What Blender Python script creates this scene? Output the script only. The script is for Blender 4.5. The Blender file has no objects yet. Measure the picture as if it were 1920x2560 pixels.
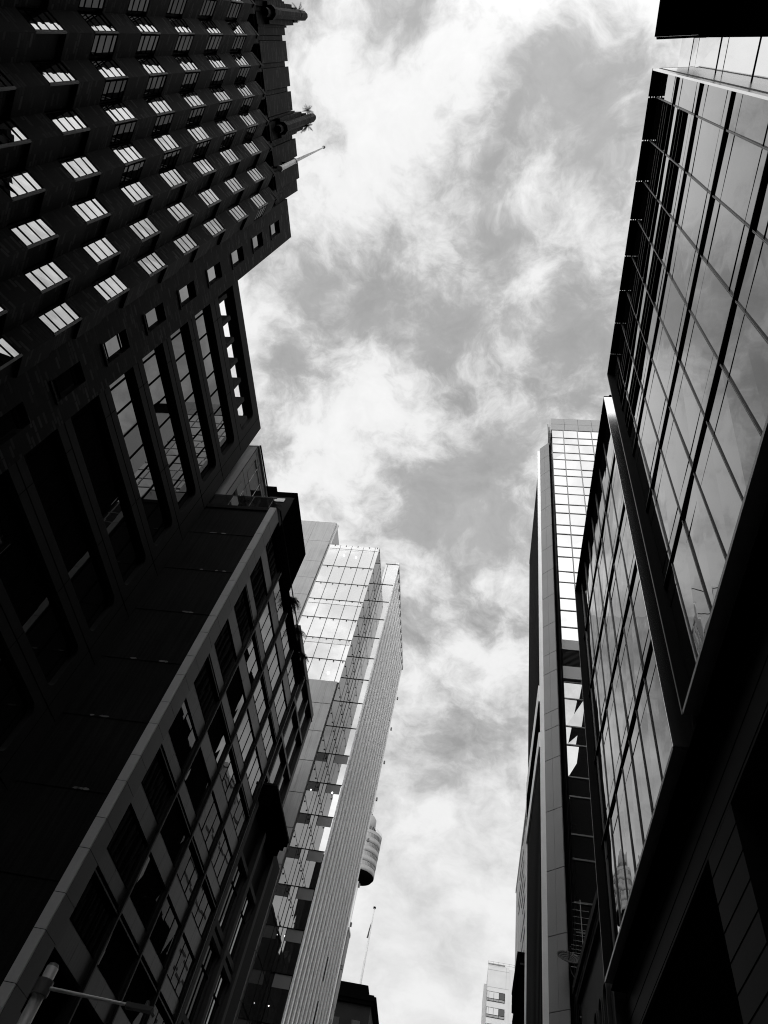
import bpy, bmesh, math, random
from mathutils import Vector, Matrix, Euler
random.seed(7)
S = bpy.context.scene
COL = S.collection
R = math.radians

# ------------------------------------------------------------------ camera
cd = bpy.data.cameras.new('camera'); cam = bpy.data.objects.new('camera', cd); COL.objects.link(cam)
cd.sensor_fit = 'VERTICAL'; cd.sensor_height = 24.0; cd.lens = 1730.0 / 2560.0 * 24.0
cd.clip_start = 0.05; cd.clip_end = 5000
rt = Vector((.9836958, .0402991, .1752671)); dn = Vector((.0649942, .8290369, -.5554040)); fw = Vector((-.1676852, .5577399, .8129009))
M = Matrix((rt, -dn, -fw)).transposed().to_4x4(); cam.matrix_world = M
S.camera = cam

# ------------------------------------------------------------------ sky, sun, exposure
SUN_AZ, SUN_EL = R(176), R(57)          # azimuth from +Y towards +X (behind the camera)
sun_dir = Vector((math.sin(SUN_AZ) * math.cos(SUN_EL), math.cos(SUN_AZ) * math.cos(SUN_EL), math.sin(SUN_EL)))
W = bpy.data.worlds.new('World'); S.world = W; W.use_nodes = True
nt = W.node_tree; nt.nodes.clear()
def N(t, typ, **kw):
    n = t.nodes.new(typ)
    for k, v in kw.items(): setattr(n, k, v)
    return n
def L(t, a, b): t.links.new(a, b)
def MA(t, op, a, b=None, c=None, clamp=False):
    n = N(t, 'ShaderNodeMath', operation=op, use_clamp=clamp)
    for i, v in enumerate((a, b, c)):
        if v is None: continue
        if isinstance(v, (int, float)): n.inputs[i].default_value = v
        else: L(t, v, n.inputs[i])
    return n.outputs[0]
def VM(t, op, a, b=None, out=0):
    n = N(t, 'ShaderNodeVectorMath', operation=op)
    for i, v in enumerate((a, b)):
        if v is None: continue
        if isinstance(v, (tuple, Vector)): n.inputs[i].default_value = v
        elif isinstance(v, (int, float)): n.inputs['Scale'].default_value = v
        else: L(t, v, n.inputs[i])
    return n.outputs[out]
tc = N(nt, 'ShaderNodeTexCoord')
sep = N(nt, 'ShaderNodeSeparateXYZ'); L(nt, tc.outputs['Generated'], sep.inputs[0])
zc = MA(nt, 'MAXIMUM', sep.outputs['Z'], 0.06)
cmb = N(nt, 'ShaderNodeCombineXYZ')
L(nt, MA(nt, 'DIVIDE', sep.outputs['X'], zc), cmb.inputs[0]); L(nt, MA(nt, 'DIVIDE', sep.outputs['Y'], zc), cmb.inputs[1])
UV = cmb.outputs[0]                      # the cloud deck: a flat layer overhead
def noise(t, vec, scale, detail=8, rough=.55, dist=0., w=0.):
    n = N(t, 'ShaderNodeTexNoise', noise_dimensions='3D')
    L(t, vec, n.inputs['Vector'])
    n.inputs['Scale'].default_value = scale; n.inputs['Detail'].default_value = detail
    n.inputs['Roughness'].default_value = rough; n.inputs['Distortion'].default_value = dist
    return n
z2 = MA(nt, 'ADD', MA(nt, 'MAXIMUM', sep.outputs['Z'], 0.0), .35)
cmb2 = N(nt, 'ShaderNodeCombineXYZ')
L(nt, MA(nt, 'DIVIDE', sep.outputs['X'], z2), cmb2.inputs[0]); L(nt, MA(nt, 'DIVIDE', sep.outputs['Y'], z2), cmb2.inputs[1])
UV2 = cmb2.outputs[0]
warp = noise(nt, UV2, 6.5, 4, .55)
wv = VM(nt, 'SUBTRACT', warp.outputs['Color'], (.5, .5, .5))
wsc = N(nt, 'ShaderNodeVectorMath', operation='SCALE'); L(nt, wv, wsc.inputs[0]); wsc.inputs['Scale'].default_value = .10
UW = VM(nt, 'ADD', UV, wsc.outputs[0]); UN = VM(nt, 'ADD', UV2, wsc.outputs[0])
n1 = noise(nt, UN, 7.0, 15, .645)
n2 = noise(nt, VM(nt, 'ADD', UN, (3.1, 1.7, .4)), 3.0, 5, .5)
dens = MA(nt, 'MULTIPLY_ADD', MA(nt, 'SUBTRACT', n1.outputs['Fac'], .5), 3.1, MA(nt, 'MULTIPLY', MA(nt, 'SUBTRACT', n2.outputs['Fac'], .5), .7))
# breaks (negative) and banks (positive) of the cloud deck: centre u, v, radius, weight
BLOBS = [(-.34,.12,.03,-.8),(-.315,.30,.026,-.4),(-.275,.46,.03,-.3),(-.345,.40,.03,-.4),(0.033,0.041,0.055,-.55),(0.080,0.085,0.036,-.5),(0.076,0.143,0.034,-.5),(-0.017,0.216,0.025,-.4),(-0.229,0.329,0.036,-.55),
 (-0.150,0.372,0.044,-.6),(-0.062,0.358,0.050,-.6),(-0.018,0.262,0.028,-.4),(0.080,0.345,0.042,-.4),(-0.001,0.551,0.055,-.55),
 (-0.085,0.676,0.100,-.85),(-0.293,0.271,0.026,-.4),(-0.146,-0.019,0.02,-.3),(-0.014,0.739,0.066,-.5),
 (-0.079,-0.003,0.058,.4),(-0.253,0.046,0.085,.5),(-0.279,0.205,0.045,.3),(-0.225,0.259,0.046,.25),(-0.164,0.450,0.089,.6),
 (-0.029,0.415,0.05,.5),(0.023,0.183,0.040,.2),(0.079,0.171,0.020,.3),(-0.292,0.593,0.09,.4),(0.005,0.127,0.029,.2),
 (-0.060,0.113,0.048,.15),(0.141,0.258,0.031,.3),(0.040,0.298,0.030,.25),
 (-0.125,1.455,0.105,-.45),(0.060,1.768,0.069,-.3),(-0.057,1.068,0.143,.35),(-0.104,1.235,0.078,.15),(-0.169,2.158,0.34,.25),(-0.018,0.876,0.061,.2)]
for u, v, r, w in BLOBS:
    d = VM(nt, 'DISTANCE', UW, (u, v, 0), out=1)
    g = MA(nt, 'POWER', 2.718, MA(nt, 'MULTIPLY', MA(nt, 'MULTIPLY', d, d), -1.0 / (1.1 * r * r)))
    dens = MA(nt, 'MULTIPLY_ADD', g, w * .55, dens)
# far from the zenith the deck evens out into a pale veil
far = N(nt, 'ShaderNodeMapRange'); L(nt, sep.outputs['Z'], far.inputs[0])
far.inputs[1].default_value = .78; far.inputs[2].default_value = .42; far.inputs[3].default_value = 0; far.inputs[4].default_value = 1
dens = MA(nt, 'ADD', MA(nt, 'MULTIPLY', dens, MA(nt, 'SUBTRACT', 1.0, MA(nt, 'MULTIPLY', far.outputs[0], .80))), MA(nt, 'MULTIPLY', far.outputs[0], .21))
cr = N(nt, 'ShaderNodeValToRGB')
mr = N(nt, 'ShaderNodeMapRange'); L(nt, dens, mr.inputs[0]); mr.inputs[1].default_value = -.56; mr.inputs[2].default_value = .60
L(nt, mr.outputs[0], cr.inputs[0])
e = cr.color_ramp.elements
e[0].position = .0; e[0].color = (0, 0, 0, 1); e[1].position = 1; e[1].color = (1, 1, 1, 1)
for p, v in ((.28, .04), (.42, .20), (.55, .50), (.74, .88)):
    x = e.new(p); x.color = (v, v, v, 1)
sky = N(nt, 'ShaderNodeTexSky', sky_type='NISHITA'); sky.sun_disc = False
sky.sun_elevation = SUN_EL; sky.sun_rotation = SUN_AZ
bw = N(nt, 'ShaderNodeRGBToBW'); L(nt, sky.outputs[0], bw.inputs[0])   # the photograph is monochrome
clear = MA(nt, 'MULTIPLY_ADD', bw.outputs[0], .03, MA(nt, 'MULTIPLY_ADD', n2.outputs['Fac'], .14, MA(nt, 'MULTIPLY_ADD', n1.outputs['Fac'], .42, .10)))
cloud = 1.0
cmix = MA(nt, 'ADD', MA(nt, 'MULTIPLY', clear, MA(nt, 'SUBTRACT', 1.0, cr.outputs[0])), MA(nt, 'MULTIPLY', cr.outputs[0], .93))
dt = VM(nt, 'DOT_PRODUCT', tc.outputs['Generated'], tuple(sun_dir), out=1)
glow = MA(nt, 'POWER', MA(nt, 'MAXIMUM', dt, 0.0), 13.0)               # bright cloud round the hidden sun
south = MA(nt, 'POWER', MA(nt, 'MAXIMUM', MA(nt, 'MULTIPLY', sep.outputs['Y'], -1.0), 0.0), 1.4)   # the thinner, brighter half of the overcast
tot = MA(nt, 'MULTIPLY', cmix, MA(nt, 'MULTIPLY_ADD', south, 2.9, MA(nt, 'MULTIPLY_ADD', glow, .9, 1.0)))
bg = N(nt, 'ShaderNodeBackground'); bg.inputs['Strength'].default_value = 1.0
L(nt, tot, bg.inputs['Color'])
wo = N(nt, 'ShaderNodeOutputWorld'); L(nt, bg.outputs[0], wo.inputs[0])

sl = bpy.data.lights.new('sun', 'SUN'); sl.energy = .5; sl.angle = R(150); sl.color = (1, .99, .98)
so = bpy.data.objects.new('sun', sl); COL.objects.link(so); so.rotation_euler = sun_dir.to_track_quat('Z', 'Y').to_euler()
V = S.view_settings; V.view_transform = 'Standard'; V.look = 'None'; V.exposure = 0.0; V.gamma = 1.0
S.cycles.max_bounces = 8; S.cycles.glossy_bounces = 5; S.cycles.diffuse_bounces = 3
S.cycles.use_denoising = True; S.cycles.filter_width = 1.1; S.cycles.sample_clamp_indirect = 3.0

# ------------------------------------------------------------------ materials
def mat(name):
    m = bpy.data.materials.new(name); m.use_nodes = True
    t = m.node_tree; t.nodes.clear()
    o = N(t, 'ShaderNodeOutputMaterial'); return m, t, o
def uvn(t): return N(t, 'ShaderNodeUVMap', uv_map='UVMap').outputs[0]
def objn(t): return N(t, 'ShaderNodeTexCoord').outputs['Object']
def grey(t, fac, a, b):
    return MA(t, 'MULTIPLY_ADD', fac, b - a, a)
def rough_mat(name, lo, hi, scale=1.5, rough=.7, spec=.3, streak=0., bump=.0, metal=0., fine=14.):
    """weathered plain surface: two sizes of mottling, optional rain streaks running down"""
    m, t, o = mat(name); u = uvn(t)
    a = noise(t, u, scale, 6, .6).outputs['Fac']; b = noise(t, u, fine, 4, .6).outputs['Fac']
    f = MA(t, 'MULTIPLY_ADD', b, .4, MA(t, 'MULTIPLY', a, .6))
    if streak:
        mp = N(t, 'ShaderNodeMapping'); L(t, u, mp.inputs[0]); mp.inputs['Scale'].default_value = (5, .12, 1)
        s = noise(t, mp.outputs[0], 1.6, 6, .7).outputs['Fac']
        sm = N(t, 'ShaderNodeMapRange'); L(t, s, sm.inputs[0]); sm.inputs[1].default_value = .36; sm.inputs[2].default_value = .58
        f = MA(t, 'MULTIPLY', f, MA(t, 'MULTIPLY_ADD', sm.outputs[0], streak, 1 - streak))
    mp2 = N(t, 'ShaderNodeMapRange'); L(t, f, mp2.inputs[0]); mp2.inputs[1].default_value = .25; mp2.inputs[2].default_value = .75
    p = N(t, 'ShaderNodeBsdfPrincipled'); L(t, grey(t, mp2.outputs[0], lo, hi), p.inputs['Base Color'])
    p.inputs['Roughness'].default_value = rough; p.inputs['Specular IOR Level'].default_value = spec; p.inputs['Metallic'].default_value = metal
    if bump:
        bp = N(t, 'ShaderNodeBump'); bp.inputs['Strength'].default_value = bump; bp.inputs['Distance'].default_value = .02
        L(t, b, bp.inputs['Height']); L(t, bp.outputs[0], p.inputs['Normal'])
    L(t, p.outputs[0], o.inputs[0]); return m
def glass_mat(name, base, tint=.9, body=.01, wave=.0, wscale=.5, rough=.0, edge=.6, dirt=.0, ior=0):
    """window pane seen from outside: dark room behind, sky mirrored in the front, slightly bowed sheet"""
    m, t, o = mat(name); u = uvn(t)
    df = N(t, 'ShaderNodeBsdfDiffuse'); df.inputs[0].default_value = (body, body, body, 1)
    gl = N(t, 'ShaderNodeBsdfGlossy'); gl.inputs['Color'].default_value = (tint, tint, tint, 1); gl.inputs['Roughness'].default_value = rough
    lw = N(t, 'ShaderNodeLayerWeight'); lw.inputs[0].default_value = .25
    if ior:
        fr = N(t, 'ShaderNodeFresnel'); fr.inputs[0].default_value = ior; src = fr.outputs[0]
    else: src = lw.outputs['Fresnel']
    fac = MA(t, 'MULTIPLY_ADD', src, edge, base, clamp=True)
    if dirt:
        fac = MA(t, 'SUBTRACT', fac, MA(t, 'MULTIPLY', noise(t, u, 2.5, 5, .6).outputs['Fac'], dirt), clamp=True)
    if wave:
        g = N(t, 'ShaderNodeTexNoise'); L(t, objn(t), g.inputs['Vector']); g.inputs['Scale'].default_value = wscale; g.inputs['Detail'].default_value = 1.5
        bp = N(t, 'ShaderNodeBump'); bp.inputs['Strength'].default_value = wave; bp.inputs['Distance'].default_value = .1
        L(t, g.outputs['Fac'], bp.inputs['Height']); L(t, bp.outputs[0], gl.inputs['Normal'])
    mx = N(t, 'ShaderNodeMixShader'); L(t, fac, mx.inputs[0]); L(t, df.outputs[0], mx.inputs[1]); L(t, gl.outputs[0], mx.inputs[2])
    L(t, mx.outputs[0], o.inputs[0]); return m
def brick_mat(name, lo, hi, mortar, bw_=.24, bh=.086, vertical=False):
    m, t, o = mat(name); u = uvn(t)
    if vertical:
        mp = N(t, 'ShaderNodeMapping'); L(t, u, mp.inputs[0]); mp.inputs['Rotation'].default_value = (0, 0, R(90)); u = mp.outputs[0]
    b = N(t, 'ShaderNodeTexBrick'); L(t, u, b.inputs['Vector'])
    b.inputs['Color1'].default_value = (lo, lo, lo, 1); b.inputs['Color2'].default_value = (hi, hi, hi, 1)
    b.inputs['Mortar'].default_value = (mortar, mortar, mortar, 1)
    b.inputs['Scale'].default_value = 1; b.inputs['Brick Width'].default_value = bw_; b.inputs['Row Height'].default_value = bh
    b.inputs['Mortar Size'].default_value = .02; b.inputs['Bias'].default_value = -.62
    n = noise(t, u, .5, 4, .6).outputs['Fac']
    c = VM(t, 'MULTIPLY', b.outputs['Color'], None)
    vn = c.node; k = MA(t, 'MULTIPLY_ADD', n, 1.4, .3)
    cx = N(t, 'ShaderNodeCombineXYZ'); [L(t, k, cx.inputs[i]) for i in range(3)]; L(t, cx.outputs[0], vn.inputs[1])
    p = N(t, 'ShaderNodeBsdfPrincipled'); L(t, c, p.inputs['Base Color']); p.inputs['Roughness'].default_value = .75; p.inputs['Specular IOR Level'].default_value = .1
    bp = N(t, 'ShaderNodeBump'); bp.inputs['Strength'].default_value = .7; bp.inputs['Distance'].default_value = .015; bp.invert = True
    L(t, b.outputs['Fac'], bp.inputs['Height']); L(t, bp.outputs[0], p.inputs['Normal'])
    L(t, p.outputs[0], o.inputs[0]); return m
def emit_mat(name, s):
    m, t, o = mat(name); e_ = N(t, 'ShaderNodeEmission'); e_.inputs['Strength'].default_value = s; L(t, e_.outputs[0], o.inputs[0]); return m
MT = dict(
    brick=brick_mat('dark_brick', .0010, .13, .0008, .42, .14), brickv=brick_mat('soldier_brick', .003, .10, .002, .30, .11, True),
    black=rough_mat('black_metal', .001, .0022, 1, .6, .0), frame=rough_mat('dark_frame', .008, .016, 2, .4, .4),
    rail=rough_mat('grey_rail', .09, .15, 2, .4, .5), bar=rough_mat('window_bar', .003, .006, 2, .6, .0), sill=rough_mat('stone_sill', .13, .22, 3, .7),
    conc_dark=rough_mat('dark_concrete', .009, .021, .8, .8, .2, .25, .3, fine=9), groove=rough_mat('groove', .002, .004, 1, .9, 0),
    party=rough_mat('dark_render', .004, .020, .45, .8, .1, .45), fin=rough_mat('pale_stone', .44, .58, .9, .6, .3, .1),
    fin_dark=rough_mat('dark_grey', .025, .045, .8, .45, .4), spandrel=rough_mat('streaked_panel', .010, .060, .8, .4, .5, .35),
    rib=rough_mat('bronze_rib', .008, .016, 1, .5, .2), white=rough_mat('white_paint', .62, .80, .6, .5, .3, .06),
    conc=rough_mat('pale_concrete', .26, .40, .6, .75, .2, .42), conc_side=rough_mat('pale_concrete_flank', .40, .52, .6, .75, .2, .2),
    stripe=rough_mat('white_fin', .80, .90, .5, .45, .4, .1), panel=rough_mat('grey_panel', .26, .33, .4, .45, .4, .06),
    steel=rough_mat('steel', .30, .46, 2, .35, .5, metal=.0), metal=rough_mat('bright_metal', .55, .7, .35, .22, .5, metal=1.0),
    soot=rough_mat('dark_stone', .006, .014, .9, .8, .1, .2), stone=rough_mat('grey_stone', .028, .05, .7, .75, .2, .2),
    pod=rough_mat('pod_cladding', .16, .24, .3, .5, .3), column=rough_mat('column_panel', .15, .21, .4, .45, .4, .06), render=rough_mat('pale_render', .40, .50, .4, .7, .2, .1),
    louvre=rough_mat('louvre', .006, .012, 1, .6, .2), podium=rough_mat('podium_panel', .008, .016, .5, .6, .04),
    asphalt=rough_mat('asphalt', .04, .06, .4, .9, .2), paving=rough_mat('paving', .12, .18, .5, .8, .2), roof=rough_mat('roof_felt', .05, .08, .3, .9, .1),
    leaf=rough_mat('leaf', .018, .06, 9, .6, .3), leafpale=rough_mat('dry_leaf', .10, .22, 9, .7, .2), lamp=emit_mat('ceiling_lamp', 9.0),
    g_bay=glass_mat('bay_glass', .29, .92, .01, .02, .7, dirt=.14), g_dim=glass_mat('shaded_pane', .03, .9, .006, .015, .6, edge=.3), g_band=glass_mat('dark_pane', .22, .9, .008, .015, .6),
    g_box=glass_mat('curtain_glass', .0, .95, .005, .16, .45, edge=1.2, ior=1.5), g_side=glass_mat('grey_glass', .12, .8, .02, .03, .5, edge=.7),
    g_rib=glass_mat('ribbon_glass', .10, .9, .006, .02, .5, edge=.9), g_grid=glass_mat('office_glass', .18, .85, .005, .04, .4, edge=.5),
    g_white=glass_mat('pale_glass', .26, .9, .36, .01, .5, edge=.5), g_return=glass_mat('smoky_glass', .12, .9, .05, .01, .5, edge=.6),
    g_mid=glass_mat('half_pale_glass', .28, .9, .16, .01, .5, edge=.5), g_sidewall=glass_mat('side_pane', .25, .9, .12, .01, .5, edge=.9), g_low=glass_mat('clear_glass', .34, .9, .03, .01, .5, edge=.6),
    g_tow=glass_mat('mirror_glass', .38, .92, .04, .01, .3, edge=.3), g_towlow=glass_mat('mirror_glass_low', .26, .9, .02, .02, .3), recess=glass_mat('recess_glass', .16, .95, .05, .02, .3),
)

# ------------------------------------------------------------------ mesh helpers
class MB:
    def __init__(s): s.v = []; s.f = []
    def poly(s, *pts):
        i = len(s.v); s.v += [tuple(p) for p in pts]; s.f.append(tuple(range(i, i + len(pts)))); return s
    def hexa(s, p):      # 8 corners: bottom ring 0-3, top ring 4-7
        i = len(s.v); s.v += [tuple(q) for q in p]
        for f in ((3, 2, 1, 0), (4, 5, 6, 7), (0, 1, 5, 4), (1, 2, 6, 5), (2, 3, 7, 6), (3, 0, 4, 7)): s.f.append(tuple(i + k for k in f))
        return s
    def box(s, x0, x1, y0, y1, z0, z1):
        if x0 > x1: x0, x1 = x1, x0
        if y0 > y1: y0, y1 = y1, y0
        if z0 > z1: z0, z1 = z1, z0
        return s.hexa([(x0, y0, z0), (x1, y0, z0), (x1, y1, z0), (x0, y1, z0), (x0, y0, z1), (x1, y0, z1), (x1, y1, z1), (x0, y1, z1)])
    def prism(s, prof, z0, z1):    # plan outline (counter-clockwise) extruded upward
        n = len(prof); i = len(s.v)
        s.v += [(x, y, z0) for x, y in prof] + [(x, y, z1) for x, y in prof]
        s.f.append(tuple(i + k for k in reversed(range(n)))); s.f.append(tuple(i + n + k for k in range(n)))
        for k in range(n): k2 = (k + 1) % n; s.f.append((i + k, i + k2, i + n + k2, i + n + k))
        return s
    def tube(s, a, b, r0, r1=None, n=10):
        r1 = r0 if r1 is None else r1; a = Vector(a); b = Vector(b); d = (b - a).normalized()
        u = d.orthogonal().normalized(); w = d.cross(u); i = len(s.v)
        for c, r in ((a, r0), (b, r1)):
            for k in range(n): s.v.append(tuple(c + (u * math.cos(6.28319 * k / n) + w * math.sin(6.28319 * k / n)) * r))
        for k in range(n): k2 = (k + 1) % n; s.f.append((i + k, i + k2, i + n + k2, i + n + k))
        s.f.append(tuple(i + k for k in reversed(range(n)))); s.f.append(tuple(i + n + k for k in range(n))); return s
    def ring(s, cx, cy, prof, n=40):     # lathe about a vertical axis: prof = (radius, z)
        i = len(s.v)
        for r, z in prof:
            for k in range(n): a = 6.28319 * k / n; s.v.append((cx + r * math.cos(a), cy + r * math.sin(a), z))
        for j in range(len(prof) - 1):
            for k in range(n): k2 = (k + 1) % n; s.f.append((i + j * n + k, i + j * n + k2, i + (j + 1) * n + k2, i + (j + 1) * n + k))
        return s
    def build(s, name, m, parent=None, smooth=False, loc=None):
        off = Vector(loc) if loc else (wl(parent) if parent else Vector())
        me = bpy.data.meshes.new(name); me.from_pydata([tuple(Vector(p) - off) for p in s.v], [], s.f); me.update()
        uv = me.uv_layers.new(name='UVMap'); vs = me.vertices
        for p in me.polygons:
            nn = p.normal
            if abs(nn.z) > .75:
                for li in p.loop_indices: c = vs[me.loops[li].vertex_index].co + off; uv.data[li].uv = (c.x, c.y)
            else:
                tx, ty = -nn.y, nn.x; q = math.hypot(tx, ty) or 1
                for li in p.loop_indices: c = vs[me.loops[li].vertex_index].co + off; uv.data[li].uv = ((c.x * tx + c.y * ty) / q, c.z)
            p.use_smooth = smooth
        me.materials.append(MT[m]); o = bpy.data.objects.new(name, me); COL.objects.link(o)
        if parent: o.parent = parent; o['_w'] = list(off); o.location = off - wl(parent)
        else: o.location = off; o['_w'] = list(off)
        return o
def wl(o): return Vector(o['_w'])
def tag(o, label=None, cat=None, group=None, kind=None):
    for k, v in (('label', label), ('category', cat), ('group', group), ('kind', kind)):
        if v: o[k] = v
    return o
def thing(name, label, cat, loc, group=None):
    o = bpy.data.objects.new(name, None); COL.objects.link(o); o.location = loc; o['_w'] = list(loc); o.empty_display_size = .5
    return tag(o, label, cat, group)
def dup(o, parent, off, rot=None):
    """copy of a part and its sub-parts, moved by off"""
    c = o.copy(); COL.objects.link(c); c.parent = parent; c.location = o.location + Vector(off) if o.parent == parent else o.location
    c['_w'] = list(wl(o) + Vector(off))
    for ch in o.children:
        d = ch.copy(); COL.objects.link(d); d.parent = c; d['_w'] = list(wl(ch) + Vector(off))
        if rot: d.rotation_euler = rot
    return c
G = -1.6                                  # street level below the camera

# ------------------------------------------------------------------ setting
tag(MB().box(-700, 700, -300, 1200, G - 1, G - .13).build('ground', 'paving'), kind='structure')
tag(MB().box(-8.2, 2.3, -23.6, 420, G - .129, G - .1).build('road', 'asphalt'), kind='structure')
rm = MB()
for k in range(60): rm.box(-3.05, -2.93, -20 + k * 6, -17 + k * 6, G - .099, G - .096)
tag(rm.build('road_marking', 'white'), kind='structure')
tag(MB().box(2.3, 5.0, -200, 420, G - .129, G).box(2.16, 2.297, -200, 420, G - .128, G + .004).build('pavement', 'paving'), kind='structure')
tag(MB().box(-11.2, -8.2, -200, 420, G - .129, G).box(-8.197, -8.06, -200, 420, G - .128, G + .004).build('pavement', 'paving'), kind='structure')

# unseen block added behind the viewer to shade the lower storeys; windows mirror it
eo = thing('shading_block', 'broad grey block added out of view behind the viewer to shade the street', 'building', (-5, -24, G))
MB().box(-13.5, 4.6, -40, -24, G, 57).build('wall', 'stone', eo)
MB().box(-13.7, 4.7, -40.2, -23.7, 57.001, 57.8).build('cornice', 'soot', eo)
for z in range(2, 54, 4):
    ew = MB()
    for x in range(-13, 4, 2): ew.box(x, x + 1.3, -24.05, -23.96, z, z + 2.2)
    ew.build('window_row', 'g_side', eo)

# ------------------------------------------------------------------ brick tower with sawtooth bays (near left)
XB = -14.3; FL = 3.2; Z0 = 41.5           # wall plane, storey height, centre of the top row of windows
bt = thing('brick_tower', 'black brick tower with sawtooth window bays in rows, nearest at the upper left', 'building', (XB, 0, G))
PER = 1.268; YR0 = 6.88; XR, XV = -13.70, -14.15
NB = 12                                   # bays
# flat strip beside the bays, with the recessed single windows (wall built round the openings)
wb = MB(); rows = [Z0 - FL * j for j in range(14)]
yw0, yw1, hw = 8.36, 9.08, .85
zs = [G] + sum([[z - hw, z + hw] for z in reversed(rows)], []) + [44.4]
wb.box(XB - .6, XB, 7.55, yw0, G, 44.4).box(XB - .6, XB, yw1, 9.80, G, 44.4)
for a, b in zip(zs[0::2], zs[1::2]): wb.box(XB - .6, XB, yw0, yw1, a, b)
wb.box(-30, XB - .62, 7.4, 9.79, G, 44.3)
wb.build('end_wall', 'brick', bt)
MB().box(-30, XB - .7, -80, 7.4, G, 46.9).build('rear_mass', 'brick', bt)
# attic storey above the bays: pilasters, recessed windows, notched parapet
at = MB(); at.box(XB - .6, XB - .12, YR0 - PER * NB - .5, 7.55, 42.45, 47.2)
at.box(XB - .6, XB - .12, YR0 - PER * NB - .5, 7.55, 39.2, 40.6)
for k in range(-1, NB):
    yc = YR0 - PER * k - .55
    if k >= 0: at.box(XB - .12, XB, yc - .50, yc + .50, 42.6, 47.45)
    yp = yc - .634
    at.box(XB - .6, XB, yp - .24, yp + .24, 40.6, 42.45); at.box(XB - .118, XB - .06, yp - .10, yp + .10, 42.45, 46.9)
at.build('attic_wall', 'brick', bt)
aw = MB(); fw_ = MB()
proto = None
for k in range(9):
    yc = YR0 - PER * k - .55
    if k == 0:
        fr = MB().box(XB - .5, XB - .42, yc - .385, yc + .385, 40.62, 40.72).box(XB - .5, XB - .42, yc - .385, yc + .385, 42.33, 42.43).box(XB - .5, XB - .44, yc - .03, yc + .03, 40.72, 42.33).build('attic_window', 'bar', bt, loc=(XB, yc, Z0))
        MB().box(XB - .56, XB - .47, yc - .385, yc + .385, 40.64, 42.41).build('pane', 'g_band', fr)
        proto = fr
    else: dup(proto, bt, (0, -PER * k, 0))
proto = None
for j, z in enumerate(rows[:9]):
    if j == 0:
        fr = MB().box(XB - .19, XB - .13, yw0, yw1, z - hw, z - hw + .07).box(XB - .19, XB - .13, yw0, yw1, z + hw - .07, z + hw)
        for q in (-.48, .48): fr.box(XB - .19, XB - .135, yw0, yw1, z + q - .025, z + q + .025)
        fr = fr.build('window', 'bar', bt, loc=(XB, 8.72, z))
        MB().box(XB - .26, XB - .16, yw0 + .01, yw1 - .01, z - hw + .02, z + hw - .02).build('pane', 'g_band', fr)
        MB().box(XB - .13, XB + .04, yw0 - .05, yw1 + .05, z - hw - .09, z - hw - .003).build('sill', 'brickv', fr)
        proto = fr
    else: dup(proto, bt, (0, 0, -FL * j), (0, R(random.uniform(-.6, .6)), R(random.uniform(-.5, .5))))
# bay walls: each bay a vertical prism with a V plan; bands of brick between the windows, windows set in the two faces
bw1 = MB()
def bay_plan(k): yr = YR0 - PER * k; return (XV, yr - .58), (XR, yr), (XV, yr + .685)
zt = 40.55
for k in range(NB):
    a, b, c = bay_plan(k)
    bk = (XV - .5, c[1]); bk2 = (XV - .5, a[1])
    zz = [G] + sum([[z - .78, z + .78] for z in reversed(rows[1:13])], []) + [zt]
    for z0, z1 in zip(zz[0::2], zz[1::2]): bw1.prism([a, b, c, bk, bk2], z0, z1)
    # core behind the windows
    bw1.prism([(a[0] - .12, a[1] + .02), (b[0] - .16, b[1] + .0), (c[0] - .12, c[1] - .02), (bk[0], bk[1] - .02), (bk2[0], bk2[1] + .02)], G + .1, zt - .02)
    bw1.prism([(a[0], a[1]), (b[0] + .05, b[1] + .02), (b[0] - .05, b[1] + .16), (a[0] - .1, a[1] + .2)], zt, zt + .28)   # coping on the ridge
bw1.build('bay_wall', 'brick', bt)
def bay_window(k, z, side):
    a, b, c = bay_plan(k); p, q = (a, b) if side == 0 else (b, c)
    p = Vector((p[0], p[1], 0)); q = Vector((q[0], q[1], 0)); d = (q - p); ln = d.length; d.normalize(); nrm = Vector((d.y, -d.x, 0))
    if nrm.x < 0: nrm = -nrm
    P = lambda s, h, o: p + d * s + Vector((0, 0, z + h)) + nrm * o
    def bar(s0, s1, h0, h1, o0, o1, m):
        m.hexa([P(s0, h0, o0), P(s1, h0, o0), P(s1, h0, o1), P(s0, h0, o1), P(s0, h1, o0), P(s1, h1, o0), P(s1, h1, o1), P(s0, h1, o1)])
    f = MB()
    s0, s1 = (.06, ln - .08) if side == 0 else (.08, ln - .12)
    for h in (-.765, -.44, 0., .44, .745): bar(s0, s1, h, h + (.03 if h == 0 else .045), -.03, .004, f)
    bar(s0 - .02, s0, -.77, .77, -.05, .003, f); bar(s1, s1 + .02, -.77, .77, -.05, .003, f)
    ctr = P(ln / 2, 0, 0); fo = f.build('bay_window' if side == 0 else 'side_window', 'bar', bt, loc=ctr)
    g = MB()
    hs = [-.765, -.42, .015, .46, .765]
    for h0, h1 in zip(hs, hs[1:]):
        t = [random.uniform(-.003, .003) for _ in range(4)]
        g.poly(P(s0, h0, -.012 + t[0]), P(s1, h0, -.012 + t[1]), P(s1, h1, -.012 + t[2]), P(s0, h1, -.012 + t[3]))
    g.build('pane', 'g_bay' if side == 0 else 'g_dim', fo)  # side panes are a duller copy; their shade is put into the glass
    l = MB()      # pale sill strip at the ridge and threshold below
    if side == 0: bar(s1 + .021, ln + .008, -.78, .78, -.05, .012, l)
    else: bar(.002, s0 - .01, -.78, .78, -.05, .006, l)
    l.build('jamb', 'sill' if side == 0 else 'bar', fo)
    return fo
base = {}
count = 0
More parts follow.
